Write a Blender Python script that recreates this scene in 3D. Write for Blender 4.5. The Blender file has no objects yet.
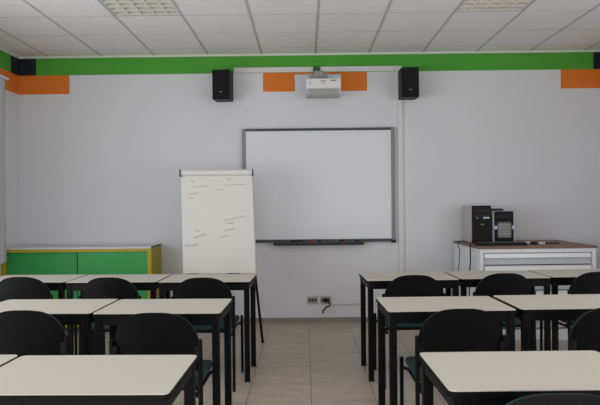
import bpy, bmesh, math, random
from mathutils import Vector, Matrix

random.seed(7)
C = bpy.context.scene.collection
SC = bpy.context.scene
PI = math.pi

# ------------------------------------------------------------------ materials
def srgb(r, g, b):
    def f(c):
        c /= 255.0
        return c / 12.92 if c <= 0.04045 else ((c + 0.055) / 1.055) ** 2.4
    return (f(r), f(g), f(b), 1.0)

def mat(name, col, rough=0.6, metal=0.0, var=0.06, scale=6.0, bump=0.0, bscale=80.0, spec=0.5):
    """procedural surface: base colour gently varied by noise, optional fine bump"""
    m = bpy.data.materials.new(name)
    m.use_nodes = True
    nt = m.node_tree
    b = nt.nodes['Principled BSDF']
    b.inputs['Roughness'].default_value = rough
    b.inputs['Metallic'].default_value = metal
    b.inputs['Specular IOR Level'].default_value = spec
    tc = nt.nodes.new('ShaderNodeTexCoord')
    nz = nt.nodes.new('ShaderNodeTexNoise')
    nz.inputs['Scale'].default_value = scale
    nz.inputs['Detail'].default_value = 4
    nt.links.new(tc.outputs['Object'], nz.inputs['Vector'])
    mx = nt.nodes.new('ShaderNodeMix')
    mx.data_type = 'RGBA'
    mx.inputs[6].default_value = tuple(max(0, c * (1 - var)) for c in col[:3]) + (1,)
    mx.inputs[7].default_value = tuple(min(1, c * (1 + var)) for c in col[:3]) + (1,)
    nt.links.new(nz.outputs['Fac'], mx.inputs[0])
    nt.links.new(mx.outputs[2], b.inputs['Base Color'])
    if bump:
        n2 = nt.nodes.new('ShaderNodeTexNoise')
        n2.inputs['Scale'].default_value = bscale
        nt.links.new(tc.outputs['Object'], n2.inputs['Vector'])
        bp = nt.nodes.new('ShaderNodeBump')
        bp.inputs['Strength'].default_value = bump
        bp.inputs['Distance'].default_value = 0.01
        nt.links.new(n2.outputs['Fac'], bp.inputs['Height'])
        nt.links.new(bp.outputs['Normal'], b.inputs['Normal'])
    return m

def floor_mat():
    m = bpy.data.materials.new('floor_tiles')
    m.use_nodes = True
    nt = m.node_tree
    b = nt.nodes['Principled BSDF']
    tc = nt.nodes.new('ShaderNodeTexCoord')
    mp = nt.nodes.new('ShaderNodeMapping')
    mp.inputs['Location'].default_value = (-0.030 + 0.44 * 20, -4.18 + 0.445 * 30, 0)
    nt.links.new(tc.outputs['Object'], mp.inputs['Vector'])
    br = nt.nodes.new('ShaderNodeTexBrick')
    br.offset = 0.0
    br.inputs['Scale'].default_value = 1.0
    br.inputs['Brick Width'].default_value = 0.44
    br.inputs['Row Height'].default_value = 0.445
    br.inputs['Mortar Size'].default_value = 0.0035
    br.inputs['Mortar Smooth'].default_value = 0.2
    br.inputs['Color1'].default_value = srgb(196, 183, 166)
    br.inputs['Color2'].default_value = srgb(188, 175, 159)
    br.inputs['Mortar'].default_value = srgb(128, 117, 104)
    nt.links.new(mp.outputs['Vector'], br.inputs['Vector'])
    nz = nt.nodes.new('ShaderNodeTexNoise')
    nz.inputs['Scale'].default_value = 5
    nz.inputs['Detail'].default_value = 6
    mp2 = nt.nodes.new('ShaderNodeMapping')
    mp2.inputs['Scale'].default_value = (1, 2.2, 1)
    nt.links.new(tc.outputs['Object'], mp2.inputs['Vector'])
    nt.links.new(mp2.outputs['Vector'], nz.inputs['Vector'])
    mx = nt.nodes.new('ShaderNodeMix')
    mx.data_type = 'RGBA'
    mx.blend_type = 'MULTIPLY'
    mx.inputs[0].default_value = 1.0
    rp = nt.nodes.new('ShaderNodeValToRGB')
    rp.color_ramp.elements[0].position = 0.3
    rp.color_ramp.elements[0].color = (0.80, 0.80, 0.80, 1)
    rp.color_ramp.elements[1].position = 0.7
    rp.color_ramp.elements[1].color = (1, 1, 1, 1)
    nt.links.new(nz.outputs['Fac'], rp.inputs[0])
    nt.links.new(br.outputs['Color'], mx.inputs[6])
    nt.links.new(rp.outputs[0], mx.inputs[7])
    nt.links.new(mx.outputs[2], b.inputs['Base Color'])
    b.inputs['Roughness'].default_value = 0.38
    b.inputs['Specular IOR Level'].default_value = 0.4
    return m

M = {}
M['wall'] = mat('white_wall_paint', srgb(221, 221, 224), 0.85, var=0.02, scale=1.5, bump=0.05, bscale=60)
M['green'] = mat('green_wall_paint', srgb(78, 162, 52), 0.8, var=0.05, scale=4, bump=0.04)
M['orange'] = mat('orange_wall_paint', srgb(228, 124, 38), 0.8, var=0.05, scale=4, bump=0.04)
M['navy'] = mat('dark_navy_wall_paint', srgb(14, 26, 38), 0.8, var=0.1)
M['ceil'] = mat('mineral_fibre_tile', srgb(233, 230, 230), 0.95, var=0.03, scale=14, bump=0.12, bscale=150)
M['tbar'] = mat('ceiling_grid_metal', srgb(186, 183, 181), 0.6, var=0.03)
M['angle'] = mat('ceiling_edge_white', srgb(215, 222, 208), 0.6, var=0.02)
M['floor'] = floor_mat()
M['skirt'] = mat('skirting_tile', srgb(140, 134, 126), 0.5, var=0.08, scale=9)
M['top'] = mat('beige_laminate', srgb(204, 197, 185), 0.45, var=0.025, scale=30, spec=0.35)
M['edge'] = mat('black_edging', srgb(8, 8, 9), 0.5, var=0.1, spec=0.12)
M['steel'] = mat('black_painted_steel', srgb(9, 9, 10), 0.45, var=0.15, scale=20, spec=0.15)
M['shell'] = mat('black_chair_plastic', srgb(7, 7, 8), 0.5, var=0.15, scale=40, bump=0.05, bscale=300, spec=0.13)
M['teal'] = mat('dark_teal_fabric', srgb(18, 52, 52), 0.9, var=0.2, scale=90, bump=0.3, bscale=400)
M['yellow'] = mat('mustard_yellow_board', srgb(182, 164, 30), 0.55, var=0.05)
M['cabgreen'] = mat('green_laminate_door', srgb(48, 160, 78), 0.5, var=0.04)
M['cabtop'] = mat('pale_grey_board', srgb(214, 212, 216), 0.45, var=0.03)
M['capgrey'] = mat('grey_green_edging', srgb(92, 96, 78), 0.6)
M['wb'] = mat('whiteboard_enamel', srgb(226, 227, 232), 0.3, var=0.01, scale=2)
M['alu'] = mat('grey_aluminium', srgb(128, 129, 132), 0.45, 0.3, var=0.04)
M['dgrey'] = mat('dark_grey_plastic', srgb(66, 67, 71), 0.5, var=0.05)
M['black'] = mat('black_plastic', srgb(13, 13, 15), 0.5, var=0.1, scale=30, spec=0.2)
M['char'] = mat('charcoal_plastic', srgb(30, 31, 34), 0.5, var=0.1, spec=0.25)
M['cloth'] = mat('speaker_grille_cloth', srgb(14, 14, 16), 0.95, var=0.2, scale=200)
M['trunk'] = mat('ivory_pvc_trunking', srgb(220, 219, 217), 0.6, var=0.02)
M['panel'] = mat('white_backing_panel', srgb(212, 216, 224), 0.5, var=0.02)
M['proj'] = mat('white_projector_plastic', srgb(224, 222, 219), 0.45, var=0.02)
M['projlow'] = mat('light_grey_projector_vent', srgb(188, 186, 182), 0.55, var=0.03)
M['arm'] = mat('grey_mount_metal', srgb(140, 140, 138), 0.5, 0.2, var=0.05)
M['paper'] = mat('flip_chart_paper', srgb(223, 219, 213), 0.9, var=0.025, scale=3)
M['clamp'] = mat('pale_clamp_bar', srgb(226, 220, 215), 0.5, var=0.02)
M['ink'] = mat('faded_green_ink', srgb(160, 178, 168), 0.9, var=0.1)
M['boardback'] = mat('cream_board', srgb(206, 199, 185), 0.6)
M['chest'] = mat('white_steel_chest', srgb(234, 235, 238), 0.45, var=0.02)
M['chestpanel'] = mat('shaded_drawer_grey', srgb(200, 202, 206), 0.5, var=0.03)  # white steel greyed: shade of the recessed drawer fronts put into the colour
M['handle'] = mat('lit_drawer_handle', srgb(240, 241, 245), 0.35, var=0.02)  # paler than the chest: light on the slanted lip put into the colour
M['gap'] = mat('gap_shade_grey', srgb(88, 90, 96), 0.7)
M['wood'] = mat('brown_wood_top', srgb(124, 96, 78), 0.5, var=0.2, scale=12)
M['beigepc'] = mat('pale_grey_pc_steel', srgb(186, 184, 178), 0.5, var=0.03)
M['silver'] = mat('silver_plastic', srgb(176, 180, 196), 0.4, 0.2, var=0.04)
M['grill'] = mat('silver_mesh_grill', srgb(150, 150, 148), 0.5, 0.1, var=0.35, scale=120)
M['socket'] = mat('grey_socket_plate', srgb(176, 174, 168), 0.4, 0.1, var=0.05)
M['curtain'] = mat('white_curtain_cloth', srgb(188, 188, 190), 0.95, var=0.03, scale=40)
M['louver'] = mat('bright_louver_aluminium', srgb(232, 229, 220), 0.35, 0.1, var=0.04)
M['tube'] = mat('white_fluorescent_glass', srgb(238, 236, 228), 0.35, var=0.01)
M['red'] = mat('red_pen', srgb(150, 40, 38), 0.5)
M['pgreen'] = mat('green_pen', srgb(46, 110, 58), 0.5)
M['blue'] = mat('blue_pen', srgb(58, 66, 140), 0.5)
M['white'] = mat('white_plastic', srgb(225, 225, 228), 0.45)

# ------------------------------------------------------------------ mesh helpers
class MB:
    """collects shapes, then links them as ONE mesh object"""
    def __init__(self):
        self.bm = bmesh.new()
    def box(self, x0, x1, y0, y1, z0, z1, bev=0.0, seg=2, mi=0, mtx=None):
        r = bmesh.ops.create_cube(self.bm, size=1.0)
        vs = r['verts']
        for v in vs:
            v.co = Vector(((x0 + x1) / 2 + v.co.x * (x1 - x0), (y0 + y1) / 2 + v.co.y * (y1 - y0), (z0 + z1) / 2 + v.co.z * (z1 - z0)))
        fs = list({f for v in vs for f in v.link_faces})
        if bev:
            es = list({e for v in vs for e in v.link_edges})
            g = bmesh.ops.bevel(self.bm, geom=es, offset=bev, segments=seg, affect='EDGES', profile=0.5)
            fs = list({f for f in g['faces']}) + [f for f in fs if f.is_valid]
            vs = list({v for f in fs for v in f.verts})
        for f in fs:
            f.material_index = mi
        if mtx is not None:
            for v in vs:
                v.co = mtx @ v.co
        return self
    def prism(self, pts, z0, z1, axis='z', bev=0.0):
        """extruded outline; axis z: pts are (x,y); axis y: pts are (x,z); axis x: pts are (y,z)"""
        def co(p, h):
            if axis == 'z': return (p[0], p[1], h)
            if axis == 'y': return (p[0], h, p[1])
            return (h, p[0], p[1])
        a = [self.bm.verts.new(co(p, z0)) for p in pts]
        b = [self.bm.verts.new(co(p, z1)) for p in pts]
        n = len(pts)
        f1 = self.bm.faces.new(a); f2 = self.bm.faces.new(list(reversed(b)))
        for i in range(n):
            self.bm.faces.new((a[i], b[i], b[(i + 1) % n], a[(i + 1) % n]))
        if bev:
            es = list(f1.edges) + list(f2.edges)
            bmesh.ops.bevel(self.bm, geom=es, offset=bev, segments=2, affect='EDGES', profile=0.5)
        return self
    def tube(self, pts, r, n=10, r_end=None):
        pts = [Vector(p) for p in pts]
        rings = []
        up = None
        for i, p in enumerate(pts):
            if i == 0: d = pts[1] - pts[0]
            elif i == len(pts) - 1: d = pts[-1] - pts[-2]
            else: d = (pts[i + 1] - pts[i]).normalized() + (pts[i] - pts[i - 1]).normalized()
            d.normalize()
            if up is None:
                up = Vector((0, 0, 1)) if abs(d.z) < 0.9 else Vector((1, 0, 0))
            s = d.cross(up).normalized(); up = s.cross(d).normalized()
            rr = r if r_end is None else r + (r_end - r) * i / (len(pts) - 1)
            rings.append([self.bm.verts.new(p + (s * math.cos(2 * PI * k / n) + up * math.sin(2 * PI * k / n)) * rr) for k in range(n)])
        for a, b in zip(rings, rings[1:]):
            for k in range(n):
                self.bm.faces.new((a[k], b[k], b[(k + 1) % n], a[(k + 1) % n]))
        self.bm.faces.new(list(reversed(rings[0]))); self.bm.faces.new(rings[-1])
        return self
    def quad(self, a, b, c, d, mi=0):
        f = self.bm.faces.new([self.bm.verts.new(p) for p in (a, b, c, d)])
        f.material_index = mi
        return self
    def build(self, name, material, parent=None, smooth=False):
        bmesh.ops.recalc_face_normals(self.bm, faces=self.bm.faces)
        me = bpy.data.meshes.new(name)
        self.bm.to_mesh(me); self.bm.free()
        mats = material if isinstance(material, (list, tuple)) else [material]
        for m in mats: me.materials.append(m)
        if smooth:
            for p in me.polygons: p.use_smooth = True
            me.set_sharp_from_angle(angle=math.radians(40))
        o = bpy.data.objects.new(name, me)
        C.objects.link(o)
        if parent: o.parent = parent
        return o

def tag(o, label=None, cat=None, group=None, kind=None):
    if label: o['label'] = label
    if cat: o['category'] = cat
    if group: o['group'] = group
    if kind: o['kind'] = kind
    return o

def thing(name, label, cat, loc=(0, 0, 0), rz=0.0, group=None):
    o = bpy.data.objects.new(name, None)
    o.empty_display_size = 0.1
    C.objects.link(o)
    o.location = loc; o.rotation_euler = (0, 0, rz)
    return tag(o, label, cat, group)

def dup(root, loc, rz, label):
    r = root.copy(); C.objects.link(r)
    r.location = loc; r.rotation_euler = (0, 0, rz); r['label'] = label
    for ch in list(root.children):
        c = ch.copy(); C.objects.link(c); c.parent = r
        for g in list(ch.children):
            d = g.copy(); C.objects.link(d); d.parent = c
    return r

def round_rect(x0, x1, y0, y1, r, n=6):
    pts = []
    for cx, cy, a0 in ((x1 - r, y1 - r, 0), (x0 + r, y1 - r, 90), (x0 + r, y0 + r, 180), (x1 - r, y0 + r, 270)):
        for i in range(n + 1):
            a = math.radians(a0 + 90 * i / n)
            pts.append((cx + r * math.cos(a), cy + r * math.sin(a)))
    return pts

# ------------------------------------------------------------------ room
XL, XR, YF, YB, HC = -3.21, 3.36, -2.4, 6.96, 3.01

def wall_cells(name, us, zs, at, rule, mats):
    """a wall skinned in rectangles so that every painted band is a face of the wall itself"""
    mb = MB()
    for i in range(len(us) - 1):
        for j in range(len(zs) - 1):
            u0, u1, z0, z1 = us[i], us[i + 1], zs[j], zs[j + 1]
            mi = rule((u0 + u1) / 2, (z0 + z1) / 2)
            mb.quad(at(u0, z0), at(u1, z0), at(u1, z1), at(u0, z1), mi)
    bmesh.ops.remove_doubles(mb.bm, verts=mb.bm.verts, dist=1e-5)
    o = mb.build(name, mats)
    return tag(o, kind='structure')

PAINT = [M['wall'], M['green'], M['orange'], M['navy']]
GZ, OZ = 2.797, 2.585
def rule_back(x, z):
    if z > GZ: return 3 if (x < -3.01 or x > 3.235) else 1
    if z > OZ and (x < -2.635 or -0.458 < x < 0.708 or x > 2.87): return 2
    return 0
wall_cells('wall_back', [XL, -3.01, -2.635, -0.458, 0.708, 2.87, 3.235, XR], [0, OZ, GZ, HC],
           lambda u, z: (u, YB, z), rule_back, PAINT)
def rule_side(y, z):
    if z > GZ: return 3 if y > 6.78 else 1
    if z > OZ and y > 6.2: return 2
    return 0
wall_cells('wall_left', [YF, 6.2, 6.78, YB], [0, OZ, GZ, HC], lambda u, z: (XL, u, z), rule_side, PAINT)
wall_cells('wall_right', [YF, 6.2, 6.78, YB], [0, OZ, GZ, HC], lambda u, z: (XR, u, z), rule_side, PAINT)
wall_cells('wall_front', [XL, XR], [0, HC], lambda u, z: (u, YF, z), lambda a, b: 0, PAINT)

fl = MB().box(XL, XR, YF, YB, -0.1, 0).build('floor', M['floor'])
tag(fl, kind='structure')

# ceiling of square tiles; two cells are left open for the recessed lights
GX0, GY0, G = 0.131, 6.686, 0.6
LIGHTS = [(GX0 - 3 * G, GY0 - 3 * G), (GX0 + 2 * G, GY0 - 3 * G)]      # lower-left corners of the open cells
xs = [XL] + [GX0 + k * G for k in range(-5, 6) if XL + 0.02 < GX0 + k * G < XR - 0.02] + [XR]
ys = [YF] + sorted(GY0 - j * G for j in range(0, 15) if GY0 - j * G > YF + 0.02) + [YB]
mb = MB()
for i in range(len(xs) - 1):
    for j in range(len(ys) - 1):
        if any(abs(xs[i] - lx) < 0.01 and abs(ys[j] - ly) < 0.01 for lx, ly in LIGHTS): continue
        mb.quad((xs[i], ys[j], HC), (xs[i + 1], ys[j], HC), (xs[i + 1], ys[j + 1], HC), (xs[i], ys[j + 1], HC))
tag(mb.build('ceiling', M['ceil']), kind='structure')
mb = MB()
for x in xs[1:-1]: mb.box(x - 0.011, x + 0.011, YF, YB, HC - 0.003, HC + 0.02)
for y in ys[1:-1]: mb.box(XL, XR, y - 0.0045, y + 0.0045, HC - 0.002, HC + 0.02)
tag(mb.build('trim_1', M['tbar']), kind='structure')
mb = MB()
mb.box(XL, XR, YB - 0.022, YB, HC - 0.024, HC - 0.001)
mb.box(XL, XL + 0.022, YF, YB - 0.022, HC - 0.024, HC - 0.001)
mb.box(XR - 0.022, XR, YF, YB - 0.022, HC - 0.024, HC - 0.001)
tag(mb.build('trim_2', M['angle']), kind='structure')
tag(MB().box(XL, XR, YB - 0.010, YB, 0, 0.05, 0.002).build('baseboard_back', M['skirt']), kind='structure')
tag(MB().box(XL, XL + 0.010, YF, YB - 0.010, 0, 0.05, 0.002).build('baseboard_left', M['skirt']), kind='structure')
tag(MB().box(XR - 0.010, XR, YF, YB - 0.010, 0, 0.05, 0.002).build('baseboard_right', M['skirt']), kind='structure')

# ------------------------------------------------------------------ recessed ceiling lights
def make_light(loc, label):
    t = thing('ceiling_light', label, 'ceiling light', loc, 0, 'recessed ceiling lights')
    mb = MB()
    mb.box(0.012, 0.588, 0.008, 0.592, 0.075, 0.08)
    mb.box(0.012, 0.016, 0.008, 0.592, 0.0, 0.075); mb.box(0.584, 0.588, 0.008, 0.592, 0.0, 0.075)
    mb.box(0.016, 0.584, 0.008, 0.012, 0.0, 0.075); mb.box(0.016, 0.584, 0.588, 0.592, 0.0, 0.075)
    mb.build('housing', M['projlow'], t)
    mb = MB()
    for k in range(6):
        q = 0.014 + 0.572 * k / 5
        a, b = (q - 0.009 if k else q), (q + 0.009 if k < 5 else q)
        mb.prism([(a, 0.001), (b, 0.001), (q + 0.0015, 0.045), (q - 0.0015, 0.045)], 0.012, 0.588, 'y')
        mb.prism([(a, 0.0015), (b, 0.0015), (q + 0.0015, 0.044), (q - 0.0015, 0.044)], 0.012, 0.588, 'x')
    mb.build('louver', M['louver'], t)
    for k in range(4):
        x = 0.016 + 0.568 * (k + 0.5) / 4
        MB().tube([(x, 0.02, 0.056), (x, 0.58, 0.056)], 0.012, 10).build('tube', M['tube'], t, True)
    return t
lt = make_light((LIGHTS[0][0], LIGHTS[0][1], HC), 'square louvred ceiling light, unlit, above the left group of desks')
dup(lt, (LIGHTS[1][0], LIGHTS[1][1], HC), 0, 'square louvred ceiling light, unlit, above the right group of desks')

# ------------------------------------------------------------------ desks
W, D, H = 0.70, 0.50, 0.757
def make_desk(loc, rz, label):
    t = thing('school_desk', label, 'desk', loc, rz, 'single school desks set in rows')
    # origin: floor point under the far-left corner of the top; the desk runs +x and towards -y
    MB().prism(round_rect(0.003, W - 0.003, -D + 0.003, -0.003, 0.022), H - 0.004, H, 'z').build('tabletop', M['top'], t)
    MB().prism(round_rect(0, W, -D, 0, 0.025), H - 0.022, H - 0.0035, 'z', 0.003).build('edge_band', M['edge'], t)
    mb = MB()
    a, l = 0.045, 0.04
    for y in (-0.015 - 0.03, -D + 0.015): mb.box(0.05, W - 0.05, y, y + 0.03, H - 0.022 - a, H - 0.022)
    for x in (0.015, W - 0.045): mb.box(x, x + 0.03, -D + 0.05, -0.05, H - 0.022 - a, H - 0.022)
    mb.build('apron_frame', M['steel'], t)
    for x in (0.010, W - 0.010 - l):
        for y in (-0.010 - l, -D + 0.010):
            g = MB().box(x, x + l, y, y + l, 0.012, H - 0.022, 0.005).build('leg', M['steel'], t)
            MB().box(x - 0.001, x + l + 0.001, y - 0.001, y + l + 0.001, 0, 0.014, 0.003).build('foot_cap', M['black'], g)
    return t
P = 0.712
desk0 = None
def desk(x, y, rz, label):
    global desk0
    if desk0 is None:
        desk0 = make_desk((x, y, 0), rz, label); return desk0
    return dup(desk0, (x, y, 0), rz, label)
def desk_row(x, y, rz, idx, names, p=P):
    # each desk stands a touch off the line of its row
    for i, n in zip(idx, names):
        desk(x + p * i, y + p * i * math.tan(rz), rz * 0.45, n)
desk_row(-2.530, 5.215, -0.045, (0, 1, 2), (
    'beige-topped desk at the left end of the far left row, before the green cabinet',
    'beige-topped desk in the middle of the far left row, before the yellow cabinet end',
    'beige-topped desk in the far left row beside the aisle, in front of the flip chart'))
desk_row(-1.864, 3.873, -0.04, (0, 1), (
    'beige-topped desk in the middle left row, cut by the left edge of the photo',
    'beige-topped desk in the middle left row beside the aisle'))
desk_row(-1.835, 2.465, -0.035, (0, 1), (
    'beige-topped desk in the nearest left row, only its corner showing at the left edge',
    'large beige-topped desk nearest the camera on the left of the aisle'))
desk_row(0.438, 5.130, 0.08, (0, 1, 2), (
    'beige-topped desk in the far right row beside the aisle, below the whiteboard corner',
    'beige-topped desk in the middle of the far right row, before the computers',
    'beige-topped desk at the right end of the far right row, before the white drawer chest'))
desk_row(0.428, 3.833, 0.05, (0, 1), (
    'beige-topped desk in the middle right row beside the aisle',
    'beige-topped desk in the middle right row, cut by the right edge of the photo'), 0.728)
desk_row(0.437, 2.438, 0.03, (0, 1), (
    'large beige-topped desk nearest the camera on the right of the aisle',
    'beige-topped desk in the nearest right row, only its corner showing at the right edge'))

# ------------------------------------------------------------------ chairs
def curved_back(hw, z0, zs, z1, bow, y0, th, shrink=0.0, nx=24, nz=10):
    """arched shell: flat lower edge, straight sides up to zs, elliptical top at z1, bowed towards -y"""
    mb = MB()
    def pos(i, j, yy):
        u = -1 + 2 * i / nx
        u = math.sin(u * PI / 2)
        x = u * (hw - shrink)
        zt = zs + (z1 - shrink - zs) * (max(0.0, 1 - abs(u) ** 3.0)) ** 0.52
        zb = z0 + shrink + 0.03 * abs(u) ** 4
        z = zb + (zt - zb) * j / nz
        lean = -0.10 * (z - z0)
        y = y0 - bow * (1 - u * u) + lean + yy
        return (x, y, z)
    grid = []
    for yy in (0.0, th):
        grid.append([[mb.bm.verts.new(pos(i, j, yy)) for j in range(nz + 1)] for i in range(nx + 1)])
    for g in grid:
        for i in range(nx):
            for j in range(nz):
                mb.bm.faces.new((g[i][j], g[i + 1][j], g[i + 1][j + 1], g[i][j + 1]))
    a, b = grid
    for i in range(nx):
        mb.bm.faces.new((a[i][0], a[i + 1][0], b[i + 1][0], b[i][0]))
        mb.bm.faces.new((a[i][nz], a[i + 1][nz], b[i + 1][nz], b[i][nz]))
    for j in range(nz):
        mb.bm.faces.new((a[0][j], a[0][j + 1], b[0][j + 1], b[0][j]))
        mb.bm.faces.new((a[nx][j], a[nx][j + 1], b[nx][j + 1], b[nx][j]))
    return mb

def seat_mesh(hw, y0, y1, z, th, bulge=0.0):
    """rounded seat outline with a curved rear edge, soft edges and a slight dip"""
    mb = MB()
    out = []
    n = 40
    cy, hy = (y0 + y1) / 2, (y1 - y0) / 2
    for k in range(n):
        a = 2 * PI * k / n
        c, s = math.cos(a), math.sin(a)
        e = 0.2 if s > 0 else 0.45
        out.append((math.copysign(abs(c) ** e, c) * hw, cy + math.copysign(abs(s) ** e, s) * hy))
    rings = []
    for sc, dz in ((0.0, -0.004 + bulge), (0.5, -0.002 + bulge), (0.85, 0.0), (0.97, -th * 0.15), (1.0, -th * 0.5), (0.96, -th), (0.5, -th - 0.004), (0.0, -th - 0.004)):
        if sc == 0: rings.append([mb.bm.verts.new((0, cy, z + dz))])
        else: rings.append([mb.bm.verts.new((x * sc, cy + (y - cy) * sc, z + dz)) for x, y in out])
    for a, b in zip(rings, rings[1:]):
        for k in range(n):
            k2 = (k + 1) % n
            if len(a) == 1: mb.bm.faces.new((a[0], b[k], b[k2]))
            elif len(b) == 1: mb.bm.faces.new((a[k], b[0], a[k2]))
            else: mb.bm.faces.new((a[k], b[k], b[k2], a[k2]))
    return mb

def make_chair(loc, rz, label):
    t = thing('classroom_chair', label, 'chair', loc, rz, 'black classroom chairs pushed up to the desks')
    # origin: floor point midway between the rear legs; the chair faces +y
    s = seat_mesh(0.211, 0.02, 0.475, 0.466, 0.036, 0.004).build('seat', M['teal'], t, True)
    seat_mesh(0.196, 0.03, 0.46, 0.4275, 0.012).build('seat_shell', M['shell'], s, True)
    b = curved_back(0.213, 0.50, 0.640, 0.818, 0.035, 0.022, 0.014).build('backrest', M['shell'], t, True)
    curved_back(0.213, 0.50, 0.640, 0.818, 0.035, 0.0365, 0.018, 0.004).build('cushion', M['teal'], b, True)
    for sx in (-1, 1):
        x = sx * 0.220
        MB().tube([(x, -0.012, 0.0), (x, 0.0, 0.40), (x, 0.0, 0.55), (x, -0.004, 0.68)], 0.0115).build('leg', M['steel'], t, True)
        MB().tube([(x, 0.485, 0.0), (x, 0.475, 0.455)], 0.0115).build('leg', M['steel'], t, True)
        MB().box(min(x, sx * 0.19), max(x, sx * 0.19), -0.010, 0.010, 0.59, 0.65, 0.003).build('bracket', M['black'], t)
    mb = MB()
    for sx in (-1, 1):
        mb.tube([(sx * 0.220, 0.0, 0.395), (sx * 0.19, 0.03, 0.395), (sx * 0.19, 0.445, 0.395), (sx * 0.220, 0.476, 0.395)], 0.009)
    mb.tube([(-0.19, 0.12, 0.402), (0.19, 0.12, 0.402)], 0.010)
    mb.tube([(-0.19, 0.38, 0.402), (0.19, 0.38, 0.402)], 0.010)
    mb.build('seat_frame', M['steel'], t, True)
    return t
chairs = [
    (-2.106, 4.58, 0.0, 'black chair at the left end of the far left row, before the green cabinet'),
    (-1.428, 4.50, -0.03, 'black chair in the middle of the far left row, before the yellow cabinet end'),
    (-0.739, 4.44, -0.02, 'black chair in the far left row beside the aisle, before the flip chart'),
    (-1.440, 3.15, 0.0, 'black chair in the middle left row, cut by the left edge of the photo'),
    (-0.742, 3.05, -0.02, 'black chair in the middle left row beside the aisle, teal seat showing'),
    (0.778, 4.48, 0.02, 'black chair in the far right row beside the aisle, below the whiteboard corner'),
    (1.447, 4.54, 0.03, 'black chair in the middle of the far right row, below the computers'),
    (2.150, 4.58, 0.05, 'black chair at the right end of the far right row, before the drawer chest'),
    (0.770, 3.09, 0.01, 'black chair in the middle right row beside the aisle, teal seat showing'),
    (1.530, 3.10, 0.03, 'black chair in the middle right row, cut by the right edge of the photo'),
    (0.710, 1.74, 0.0, 'black chair nearest the camera, only its teal-rimmed back top showing'),
]
ch0 = None
for x, y, rz, lb in chairs:
    if ch0 is None: ch0 = make_chair((x, y, 0), rz, lb)
    else: dup(ch0, (x, y, 0), rz, lb)

# ------------------------------------------------------------------ green and yellow cabinet
t = thing('sliding_door_cabinet', 'low yellow-framed cabinet with green sliding doors along the back wall at left', 'cabinet', (-3.205, 6.505, 0))
cw, cd, chh = 1.585, 0.44, 0.893
mb = MB()
mb.box(0, 0.042, 0, cd, 0, chh - 0.02); mb.box(cw - 0.042, cw, 0, cd, 0, chh - 0.02)
mb.box(0.042, cw - 0.042, 0, cd, 0.05, 0.10); mb.box(0.042, cw - 0.042, 0, cd, chh - 0.05, chh - 0.02)
mb.box(0.042, cw - 0.042, cd - 0.01, cd, 0.10, chh - 0.05)
mb.build('carcass', M['yellow'], t)
MB().box(-0.0, cw, -0.002, cd, chh - 0.02, chh, 0.002).build('cabinet_top', M['cabtop'], t)
MB().box(cw - 0.001, cw + 0.004, -0.002, cd, chh - 0.016, chh + 0.003).build('end_edging', M['capgrey'], t)
mid = 0.805
MB().box(0.043, mid + 0.02, 0.035, 0.050, 0.101, chh - 0.052, 0.002).build('door', M['cabgreen'], t)
MB().box(mid, cw - 0.043, 0.012, 0.027, 0.101, chh - 0.052, 0.002).build('door', M['cabgreen'], t)
MB().box(mid - 0.007, mid + 0.001, 0.010, 0.030, 0.101, chh - 0.052).build('door_edge', M['char'], t)

# ------------------------------------------------------------------ curtain on the left wall
t = thing('curtain', 'white hanging curtain at the left edge, ending at the green cabinet', 'curtain', (XL + 0.085, 5.9, 0))
mb = MB()
n = 60
rows = []
for zz in (0.73, 0.77, 1.3, 2.0, 2.655):
    row = []
    for k in range(n + 1):
        y = -1.3 + 1.88 * k / n
        amp = 0.030 if zz < 2.4 else 0.022
        if zz < 0.68: y -= 0.0
        row.append(mb.bm.verts.new((amp * math.sin(k * 1.25 + 0.15 * math.sin(zz * 3)), y, zz + (0.025 * (k / n) ** 8 if zz < 0.80 else 0))))
    rows.append(row)
for a, b in zip(rows, rows[1:]):
    for k in range(n): mb.bm.faces.new((a[k], a[k + 1], b[k + 1], b[k]))
mb.build('cloth', M['curtain'], t, True)
MB().box(-0.05, 0.030, -1.35, 0.60, 2.655, 2.680, 0.004).build('pelmet_rail', M['white'], t)

# ------------------------------------------------------------------ whiteboard
t = thing('whiteboard', 'wide white board in a grey frame on the back wall', 'whiteboard', (0.155, YB, 0.895))
bw, bh = 1.70, 1.272
hw = bw / 2
MB().box(-hw + 0.03, hw - 0.03, -0.035, -0.001, 0.02, bh - 0.02).build('writing_surface', M['wb'], t)
mb = MB()
mb.box(-hw, -hw + 0.040, -0.045, -0.001, 0.0, bh, 0.004); mb.box(hw - 0.042, hw, -0.045, -0.001, 0.0, bh, 0.004)
mb.build('side_rail', M['alu'], t)
MB().box(-hw + 0.04, hw - 0.042, -0.047, -0.001, bh - 0.028, bh, 0.003).build('top_rail', M['dgrey'], t)
MB().box(-hw + 0.04, hw - 0.042, -0.047, -0.001, 0.0, 0.034, 0.003).build('bottom_rail', M['dgrey'], t)
mb = MB()
mb.box(hw - 0.045, hw + 0.002, -0.05, -0.001, -0.012, 0.020, 0.003)
mb.build('corner_cap', M['black'], t)
mb = MB()
mb.prism([(-0.12, 0.0), (-0.115, 0.012), (-0.045, 0.004), (-0.045, -0.03), (-0.10, -0.03)], -0.51, 0.49, 'x')
mb.build('pen_tray', M['dgrey'], t)
mb = MB()
for k in range(7):
    x = -hw + 0.055 + k * 0.016
    mb.box(x, x + 0.010, -0.0482, -0.0470, bh - 0.019, bh - 0.009)
mb.build('logo', M['alu'], t)
TR = (0.155, YB, 0.895)
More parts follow.
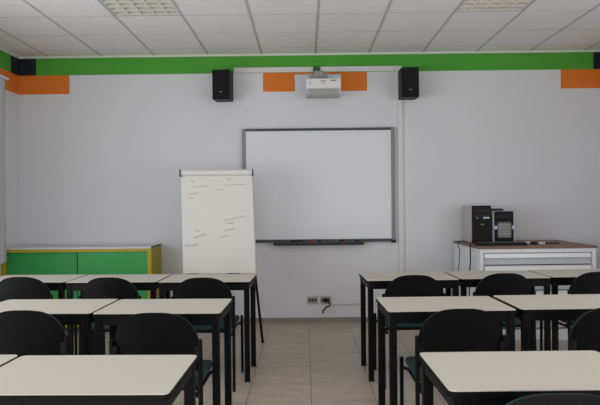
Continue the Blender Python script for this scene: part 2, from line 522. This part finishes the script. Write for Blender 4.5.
for x, l, mname, lb, nm in ((0.045, 0.13, 'red', 'red marker pen lying in the whiteboard tray', 'red'), (0.29, 0.13, 'pgreen', 'green marker pen lying in the whiteboard tray', 'g'),
                        (0.47, 0.12, 'blue', 'blue marker pen lying in the whiteboard tray', 'b'), (-0.16, 0.13, 'black', 'black marker pen lying in the whiteboard tray, leftmost', 'k')):
    p = thing('marker_pen', lb, 'marker', (x, YB - 0.085, 0.895 + 0.0185), 0, 'pens in the whiteboard tray')
    MB().tube([(0, 0, 0), (l * 0.66, 0, 0)], 0.010, 10).build('barrel', M[mname], p, True)
    MB().tube([(l * 0.66, 0, 0), (l, 0, 0)], 0.0105, 10).build('cap', M['black'], p, True)

# ------------------------------------------------------------------ cable trunking, sockets
def trunk(label, x0, x1, z0, z1, dep=0.022):
    o = MB().box(x0, x1, YB - dep, YB - 0.0005, z0, z1, 0.003).build('cable_trunking', M['trunk'])
    tag(o, label, 'cable trunking', 'ivory cable trunking on the back wall')
trunk('ivory cable trunking running along the green band, left of the projector', -0.782, 0.107, 2.799, 2.856)
trunk('ivory cable trunking running along the green band, right of the projector', 0.182, 1.044, 2.799, 2.856)
trunk('tall vertical ivory cable trunking between the whiteboard and right speaker', 1.044, 1.100, 0.245, 2.856)
trunk('low horizontal ivory cable trunking from the sockets to behind the desks', 0.285, 1.100, 0.197, 0.244, 0.020)

def socket(x, label, plug):
    t = thing('wall_socket', label, 'socket', (x, YB, 0.245), 0, 'wall sockets under the whiteboard')
    MB().box(-0.061, 0.061, -0.012, -0.0005, -0.045, 0.045, 0.006).build('plate', M['socket'], t)
    for dx in (-0.033, 0.0, 0.033):
        if plug and dx == 0.0: continue
        g = MB().box(dx - 0.014, dx + 0.014, -0.0135, -0.011, -0.020, 0.020, 0.002).build('outlet', M['dgrey'], t)
        mb = MB()
        for dz in (-0.010, 0, 0.010): mb.tube([(dx, -0.0140, dz), (dx, -0.0130, dz)], 0.0028, 8)
        mb.build('pin_hole', M['black'], g)
socket(0.073, 'grey wall socket plate under the whiteboard, the free one on the left', False)
socket(0.219, 'grey wall socket plate with a black plug, under the whiteboard', True)
t = thing('power_plug', 'black power plug with hanging cord in the right wall socket', 'plug', (0.219, YB, 0.245))
MB().tube([(0, -0.0125, 0), (0, -0.050, 0)], 0.026, 14, 0.019).build('plug_body', M['black'], t, True)
MB().tube([(0.0, -0.050, 0), (0.05, -0.060, -0.03), (0.045, -0.065, -0.055), (0.0, -0.07, -0.075), (-0.03, -0.07, -0.11), (-0.035, -0.072, -0.14)], 0.009, 8).build('cord', M['black'], t, True)

# ------------------------------------------------------------------ speakers
def make_speaker(loc, rz, label):
    t = thing('wall_speaker', label, 'speaker', loc, rz, 'black speakers high on the back wall')
    MB().box(-0.095, 0.095, 0.0, 0.20, 0.0, 0.322, 0.008).build('speaker_cabinet', M['black'], t)
    g = MB().box(-0.086, 0.086, -0.006, 0.002, 0.010, 0.312, 0.004).build('grille', M['cloth'], t)
    MB().box(-0.016, 0.016, -0.009, -0.005, 0.075, 0.085, 0.001).build('badge', M['alu'], g)
    mb = MB()
    mb.box(-0.02, 0.02, 0.19, 0.262, 0.14, 0.18)
    mb.build('bracket', M['black'], t)
    return t
sp = make_speaker((-0.895, 6.68, 2.462), 0.10 * -1, 'black box speaker on the back wall, left of the projector')
dup(sp, (1.145, 6.68, 2.462), 0.04, 'black box speaker on the back wall, right of the projector')

# ------------------------------------------------------------------ projector on its arm, backing panel
tag(MB().box(-0.100, 0.416, YB - 0.018, YB - 0.0005, 2.510, 2.772, 0.003).build('backing_panel', M['panel']),
    'square white panel fixed to the wall behind the projector', 'panel')
t = thing('projector_mount', 'grey wall arm holding the white projector under the green band', 'projector mount', (0.18, YB, 2.70))
MB().box(-0.085, 0.085, -0.030, -0.0185, -0.06, 0.06, 0.003).build('wall_plate', M['arm'], t)
MB().box(-0.075, 0.035, -0.46, -0.030, -0.045, 0.02, 0.008).build('arm', M['arm'], t)
MB().box(-0.12, 0.075, -0.44, -0.22, -0.0615, -0.0, 0.006).build('head_plate', M['arm'], t)
MB().box(-0.066, -0.010, -0.06, -0.001, 0.076, 0.152, 0.004).build('gap_shadow_block', mat('shaded_green_gap', srgb(34, 92, 34), 0.7), t)  # shade of the trunking gap on the green wall, put into this block's colour
t = thing('projector', 'white short throw projector hanging above the whiteboard', 'projector', (0.204, 6.47, 2.466))
pw = 0.187
mb = MB()
mb.box(-pw, pw, 0.0, 0.30, 0.060, 0.172, 0.020, 4)
mb.build('body', M['proj'], t, True)
mb = MB()
mb.prism([(0.004, 0.064), (0.02, 0.012), (0.06, 0.0), (0.27, 0.0), (0.296, 0.03), (0.296, 0.064)], -pw + 0.008, pw - 0.008, 'x')
lv = mb.build('lower_shell', M['projlow'], t)
mb = MB()
for k in range(5):
    mb.box(-pw + 0.03, pw - 0.03, 0.0025 + 0.0027 * k, 0.0085 + 0.0027 * k, 0.052 - 0.009 * k, 0.055 - 0.009 * k)
mb.build('vent_slats', M['arm'], lv)
for x0, x1, z0, zz in ((-0.030, 0.030, 0.135, 0.143), (-0.015, 0.015, 0.108, 0.114), (0.075, 0.135, 0.140, 0.150)):
    MB().box(x0, x1, -0.0015, 0.001, z0, zz).build('printed_mark', M['dgrey'], t)
MB().box(-0.140, -0.134, -0.0015, 0.001, 0.095, 0.135).build('badge', M['dgrey'], t)

# ------------------------------------------------------------------ flip chart
t = thing('flip_chart', 'white flip chart easel with faint green handwriting behind the left desks', 'flip chart', (-0.846, 6.12, 0))
# the board plane leans back: y = y0 + lean*(z - zb)
ZB, ZT, LEAN = 0.655, 1.678, 0.15
def bd(x, z, off=0.0):
    return Vector((x + 0.010 + 0.040 * (ZB - z), -0.06 + LEAN * (z - ZB) - off, z))
def slab(mb, x0, x1, z0, z1, o0, o1):
    vs = [mb.bm.verts.new(bd(x, z, o)) for o in (o0, o1) for x, z in ((x0, z0), (x1, z0), (x1, z1), (x0, z1))]
    for f in ((0, 1, 2, 3), (7, 6, 5, 4), (0, 4, 5, 1), (1, 5, 6, 2), (2, 6, 7, 3), (3, 7, 4, 0)):
        mb.bm.faces.new([vs[i] for i in f])
    return mb
slab(MB(), -0.350, 0.356, ZB - 0.01, ZT, -0.02, 0.0).build('board', M['boardback'], t)
pad = slab(MB(), -0.362, 0.348, ZB + 0.004, ZT - 0.055, 0.0005, 0.012).build('paper_pad', M['paper'], t)
cb = MB()
cb.tube([bd(-0.355, ZT - 0.030, 0.018), bd(0.350, ZT - 0.030, 0.018)], 0.032, 14)
cb = cb.build('clamp_bar', M['clamp'], t, True)
mb = MB()
slab(mb, -0.372, -0.356, ZT - 0.068, ZT + 0.004, -0.004, 0.05); slab(mb, 0.351, 0.362, ZT - 0.066, ZT + 0.002, -0.004, 0.05)
mb.build('end_cap', M['dgrey'], cb)
Xp = lambda u, v: -0.362 + (u - 180 - (v - 170) * 0.03) * 0.00975
Zp = lambda v: ZT - (v - 170) * 0.0100
for u0, u1, v0, v1, n, hh in ((190, 193, 182, 182, 1, .03), (191, 208, 187.5, 186, 1, .003), (187, 197, 194, 193.5, 4, .012), (188, 193, 198.5, 198, 3, .01),
        (225, 246, 186, 185, 1, .003), (228, 231, 182, 180, 1, .04), (218, 224, 190.5, 190, 3, .008), (224, 246, 221, 216.5, 3, .004), (227, 234, 224, 223, 4, .01),
        (195, 199, 233, 231, 1, .04), (193, 206, 238, 234, 5, .014), (225, 235, 231, 229, 4, .016), (218, 228, 238, 236, 4, .01), (185, 189, 246, 245, 2, .025), (191, 198, 246, 244, 2, .02)):
    if n:
        rnd = random.Random(u0 * v0)
        pts = []
        m = max(2, n * 7)
        for k in range(m + 1):
            q = k / m
            u = u0 + (u1 - u0) * q; v = v0 + (v1 - v0) * q
            pts.append(bd(Xp(u, v) + 0.005 * math.cos(2 * PI * n * q), Zp(v) + hh * (0.5 + 0.5 * math.sin(2 * PI * n * q)) * (0.6 + 0.4 * rnd.random()), 0.0126))
        MB().tube(pts, 0.0026, 4).build('handwritten_line', M['ink'], pad)
mb = MB()
slab(mb, -0.33, 0.36, ZB - 0.022, ZB - 0.010, -0.01, 0.07); slab(mb, -0.33, 0.36, ZB - 0.022, ZB + 0.000, 0.066, 0.07)
mb.build('pen_tray', M['boardback'], t)
MB().tube([bd(0.330, ZB + 0.1, -0.032), (0.428, -0.18, 0.0)], 0.013, 10).build('leg', M['steel'], t, True)
MB().tube([bd(-0.320, ZB + 0.1, -0.032), (-0.418, -0.18, 0.0)], 0.013, 10).build('leg', M['steel'], t, True)
MB().tube([bd(0.0, ZT - 0.3, -0.034), (0.0, 0.58, 0.0)], 0.013, 10).build('leg', M['steel'], t, True)
for x, lb in ((-0.345, 'black marker pen on the flip chart tray, left one'), (0.055, 'black marker pen on the flip chart tray, middle one')):
    q = bd(x, ZB - 0.010, 0.045)
    p = thing('marker_pen', lb, 'marker', (-0.846 + q.x + 0.02, 6.12 + q.y, q.z + 0.009), 0, 'pens on the flip chart tray')
    MB().tube([(0, 0, 0), (0.075, 0, 0)], 0.009, 10).build('barrel', M['black'], p, True)
    MB().tube([(0.075, 0, 0), (0.12, 0, 0)], 0.0095, 10).build('cap', M['dgrey'], p, True)

# ------------------------------------------------------------------ drawer chest with the computers
CR = 0.022
t = thing('drawer_chest', 'white steel drawer chest with brown wooden top at the back right', 'drawer chest', (1.668, 5.95, 0), CR)
kw, kd, kh = 1.120, 0.93, 0.90
mb = MB()
mb.box(0, 0.035, 0, kd, 0.0, kh - 0.022, 0.003); mb.box(kw - 0.035, kw, 0, kd, 0.0, kh - 0.022, 0.003)
mb.box(0.035, kw - 0.035, 0, kd, kh - 0.058, kh - 0.022); mb.box(0.035, kw - 0.035, 0.015, kd, 0.0, 0.10)
mb.box(0.035, kw - 0.035, kd - 0.01, kd, 0.10, kh - 0.058)
mb.build('carcass', M['chest'], t)
MB().box(-0.012, kw + 0.012, -0.012, kd, kh - 0.022, kh, 0.003).build('wooden_top', M['wood'], t)
MB().box(0.035, kw - 0.035, 0.055, 0.062, 0.10, kh - 0.058).build('gap_shade_sheet', M['gap'], t)  # dark sheet close behind the drawers puts the shade of the gaps into colour
nd = 6
z1 = kh - 0.062
dh = (z1 - 0.105) / nd
for k in range(nd):
    zt = z1 - k * dh; zb = zt - dh + 0.010
    d = MB().box(0.042, kw - 0.042, 0.022, 0.052, zb, zt, 0.002).build('drawer', M['chestpanel'], t)
    mb = MB()
    mb.prism([(0.022, zt - 0.004), (0.004, zt - 0.008), (-0.004, zt - 0.045), (0.000, zt - 0.050), (0.022, zt - 0.020)], 0.046, kw - 0.046, 'x')
    mb.build('handle', M['handle'], d)
ct, st = math.cos(CR), math.sin(CR)
def on_chest(x, y):          # chest coordinates to the room
    return (1.655 + x * ct - y * st, 5.95 + x * st + y * ct, kh)

t = thing('computer_tower', 'tall pale computer tower with black front on the drawer chest', 'computer', (1.735, 6.46, kh), 0.0)
MB().box(0, 0.195, 0.018, 0.40, 0.004, 0.386, 0.004).build('case', M['beigepc'], t)
f = MB().box(-0.002, 0.197, 0.0, 0.019, 0.0, 0.390, 0.005).build('front_panel', M['black'], t)
mb = MB(); mb.box(0.015, 0.18, -0.002, 0.002, 0.315, 0.355, 0.001); mb.box(0.015, 0.18, -0.002, 0.002, 0.262, 0.302, 0.001)
mb.build('drive_bay', M['char'], f)
MB().box(0.115, 0.178, -0.0035, -0.0015, 0.255, 0.272).build('sticker', M['silver'], f)
MB().tube([(0.052, -0.005, 0.262), (0.052, 0.001, 0.262)], 0.009, 12).build('power_button', M['alu'], f)
MB().prism([(0.085, 0.195), (0.105, 0.187), (0.125, 0.195), (0.125, 0.199), (0.085, 0.199)], -0.0025, 0.001, 'y').build('badge', M['alu'], f)
mb = MB()
for dx in (0.02, 0.155):
    for dy in (0.05, 0.35): mb.box(dx, dx + 0.02, dy, dy + 0.02, 0.0, 0.006)
mb.build('foot', M['black'], t)

t = thing('computer_tower', 'shorter silver computer with dark front and pale grill on the drawer chest', 'computer', (1.955, 6.47, kh), 0.0)
MB().box(0, 0.235, 0.022, 0.39, 0.0, 0.333, 0.006).build('case', M['silver'], t)
f = MB().box(0.018, 0.212, 0.0, 0.024, 0.0, 0.328, 0.005).build('front_panel', M['black'], t)
g = MB().box(0.045, 0.185, -0.012, 0.002, 0.055, 0.215, 0.014).build('grill', M['grill'], f)
mb = MB()
for k in range(6): mb.box(0.05, 0.18, -0.0145, -0.0105, 0.078 + 0.024 * k, 0.083 + 0.024 * k)
mb.build('grill_slot', M['dgrey'], g)
for x in (0.022, 0.208):
    MB().tube([(x, -0.012, 0.160), (x, 0.002, 0.160)], 0.020, 14).build('knob', M['silver'], f, True)
MB().box(0.035, 0.195, -0.002, 0.001, 0.255, 0.295, 0.001).build('drive_bay', M['char'], f)

t = thing('black_tray', 'flat black box lying on top of the silver computer', 'box', (1.965, 6.56, kh + 0.333), 0.15)
MB().box(0, 0.14, 0, 0.17, 0, 0.012, 0.003).build('base', M['black'], t)
MB().box(0.005, 0.135, 0.005, 0.165, 0.012, 0.022, 0.004).build('lid', M['dgrey'], t)

t = thing('keyboard', 'black keyboard lying before the two computers on the chest', 'keyboard', (1.705, 6.10, kh), 0.04)
MB().box(0, 0.48, 0, 0.17, 0, 0.024, 0.004).build('keyboard_base', M['black'], t)
mb = MB()
for r in range(5):
    for k in range(15):
        x = 0.02 + k * 0.0295; y = 0.014 + r * 0.027
        if r == 0 and 4 <= k <= 9: continue
        mb.box(x, x + 0.024, y, y + 0.022, 0.023, 0.029)
mb.box(0.02 + 4 * 0.0295, 0.02 + 10 * 0.0295 - 0.005, 0.014, 0.036, 0.023, 0.029)
mb.build('keys', M['dgrey'], t)

t = thing('computer_mouse', 'small black computer mouse on the wooden chest top', 'mouse', (2.285, 6.22, kh), 0.3)
mb = MB()
bmesh.ops.create_uvsphere(mb.bm, u_segments=18, v_segments=10, radius=1.0)
for v in list(mb.bm.verts):
    v.co = Vector((v.co.x * 0.045, v.co.y * 0.030, max(0, v.co.z) * 0.026))
mb.build('shell', M['black'], t, True)
MB().box(0.012, 0.026, -0.003, 0.003, 0.019, 0.027, 0.002).build('wheel', M['dgrey'], t)
t = thing('adapter', 'small white adapter beside the black keyboard on the chest', 'adapter', (2.215, 6.25, kh), 0.2)
MB().box(0, 0.045, 0, 0.03, 0, 0.025, 0.006).build('adapter_body', M['white'], t)
MB().tube([(0.045, 0.015, 0.012), (0.062, 0.015, 0.012)], 0.006, 8).build('connector', M['alu'], t)
t = thing('white_eraser', 'small white block beside the black mouse on the chest', 'eraser', (2.335, 6.21, kh), 0.1)
MB().box(0, 0.06, 0, 0.03, 0, 0.022, 0.005).build('block', M['white'], t)
MB().box(0.015, 0.045, -0.001, 0.031, -0.0, 0.0235, 0.003).build('sleeve', M['silver'], t)
t = thing('remote_control', 'slim dark remote control near the right of the wooden chest top', 'remote', (2.41, 6.24, kh), 0.12)
MB().box(0, 0.15, 0, 0.042, 0, 0.016, 0.005).build('remote_body', M['dgrey'], t)
mb = MB()
for k in range(6):
    for r in range(2): mb.box(0.02 + k * 0.02, 0.031 + k * 0.02, 0.008 + r * 0.016, 0.017 + r * 0.016, 0.0155, 0.019)
mb.build('buttons', M['alu'], t)

cpts = [(1.705, 6.42, 0.907), (1.675, 6.32, 0.907), (1.650, 6.22, 0.909), (1.636, 6.18, 0.890), (1.630, 6.15, 0.84), (1.622, 6.12, 0.74), (1.608, 6.12, 0.60), (1.612, 6.13, 0.35), (1.615, 6.15, 0.1), (1.60, 6.2, 0.006)]
tag(MB().tube(cpts, 0.006, 8).build('power_cable', M['black']), 'dark cable curving over the front left corner of the drawer chest', 'cable', 'cables beside the drawer chest')
cpts = [(1.715, 6.74, 0.906), (1.665, 6.72, 0.906), (1.642, 6.70, 0.908), (1.626, 6.66, 0.890), (1.610, 6.5, 0.82), (1.570, 6.35, 0.74), (1.545, 6.3, 0.62), (1.55, 6.3, 0.3), (1.53, 6.3, 0.005)]
tag(MB().tube(cpts, 0.005, 8).build('power_cable', M['dgrey']), 'dark cable hanging down the left side of the drawer chest', 'cable', 'cables beside the drawer chest')

# ------------------------------------------------------------------ light
def area(name, loc, rot, sx, sy, power, col):
    l = bpy.data.lights.new(name, 'AREA')
    l.shape = 'RECTANGLE'; l.size = sx; l.size_y = sy; l.energy = power; l.color = col
    o = bpy.data.objects.new(name, l); C.objects.link(o)
    o.location = loc; o.rotation_euler = rot
    return o
area('daylight_left', (XL + 0.14, 2.35, 1.25), (0, -PI / 2 - 0.05, 0), 1.5, 5.0, 88, (0.90, 0.95, 1.0))
area('daylight_right', (XR - 0.10, 1.8, 1.45), (0, PI / 2 + 0.05, 0), 1.5, 4.8, 46, (0.97, 0.98, 1.0))
area('ceiling_fill', (0, 0.2, 0.9), (PI - 0.35, 0, 0), 5.0, 2.5, 52, (1.0, 0.98, 0.96))  # added fill lamp aimed upwards to brighten the ceiling
area('rear_fill', (0, YF + 0.1, 1.25), (PI / 2, 0, 0), 4.5, 1.6, 36, (0.97, 0.98, 1.0))  # added fill lamp behind the camera, lifts the lower back wall
w = bpy.data.worlds.new('World'); SC.world = w
w.use_nodes = True
w.node_tree.nodes['Background'].inputs[0].default_value = (0.8, 0.85, 0.9, 1)
w.node_tree.nodes['Background'].inputs[1].default_value = 0.3

# ------------------------------------------------------------------ camera
cam = bpy.data.cameras.new('camera')
cam.sensor_width = 36.0; cam.lens = 620.5 / 600 * 36.0
cam.clip_start = 0.05
co = bpy.data.objects.new('camera', cam); C.objects.link(co)
co.matrix_world = Matrix.Translation((0, 0, 1.354)) @ Matrix.Rotation(0.0081, 4, 'Z') @ Matrix.Rotation(PI / 2 - 0.002, 4, 'X') @ Matrix.Rotation(-0.010, 4, 'Z')
SC.camera = co
SC.view_settings.view_transform = 'Standard'
SC.view_settings.look = 'None'
SC.view_settings.exposure = 0.0
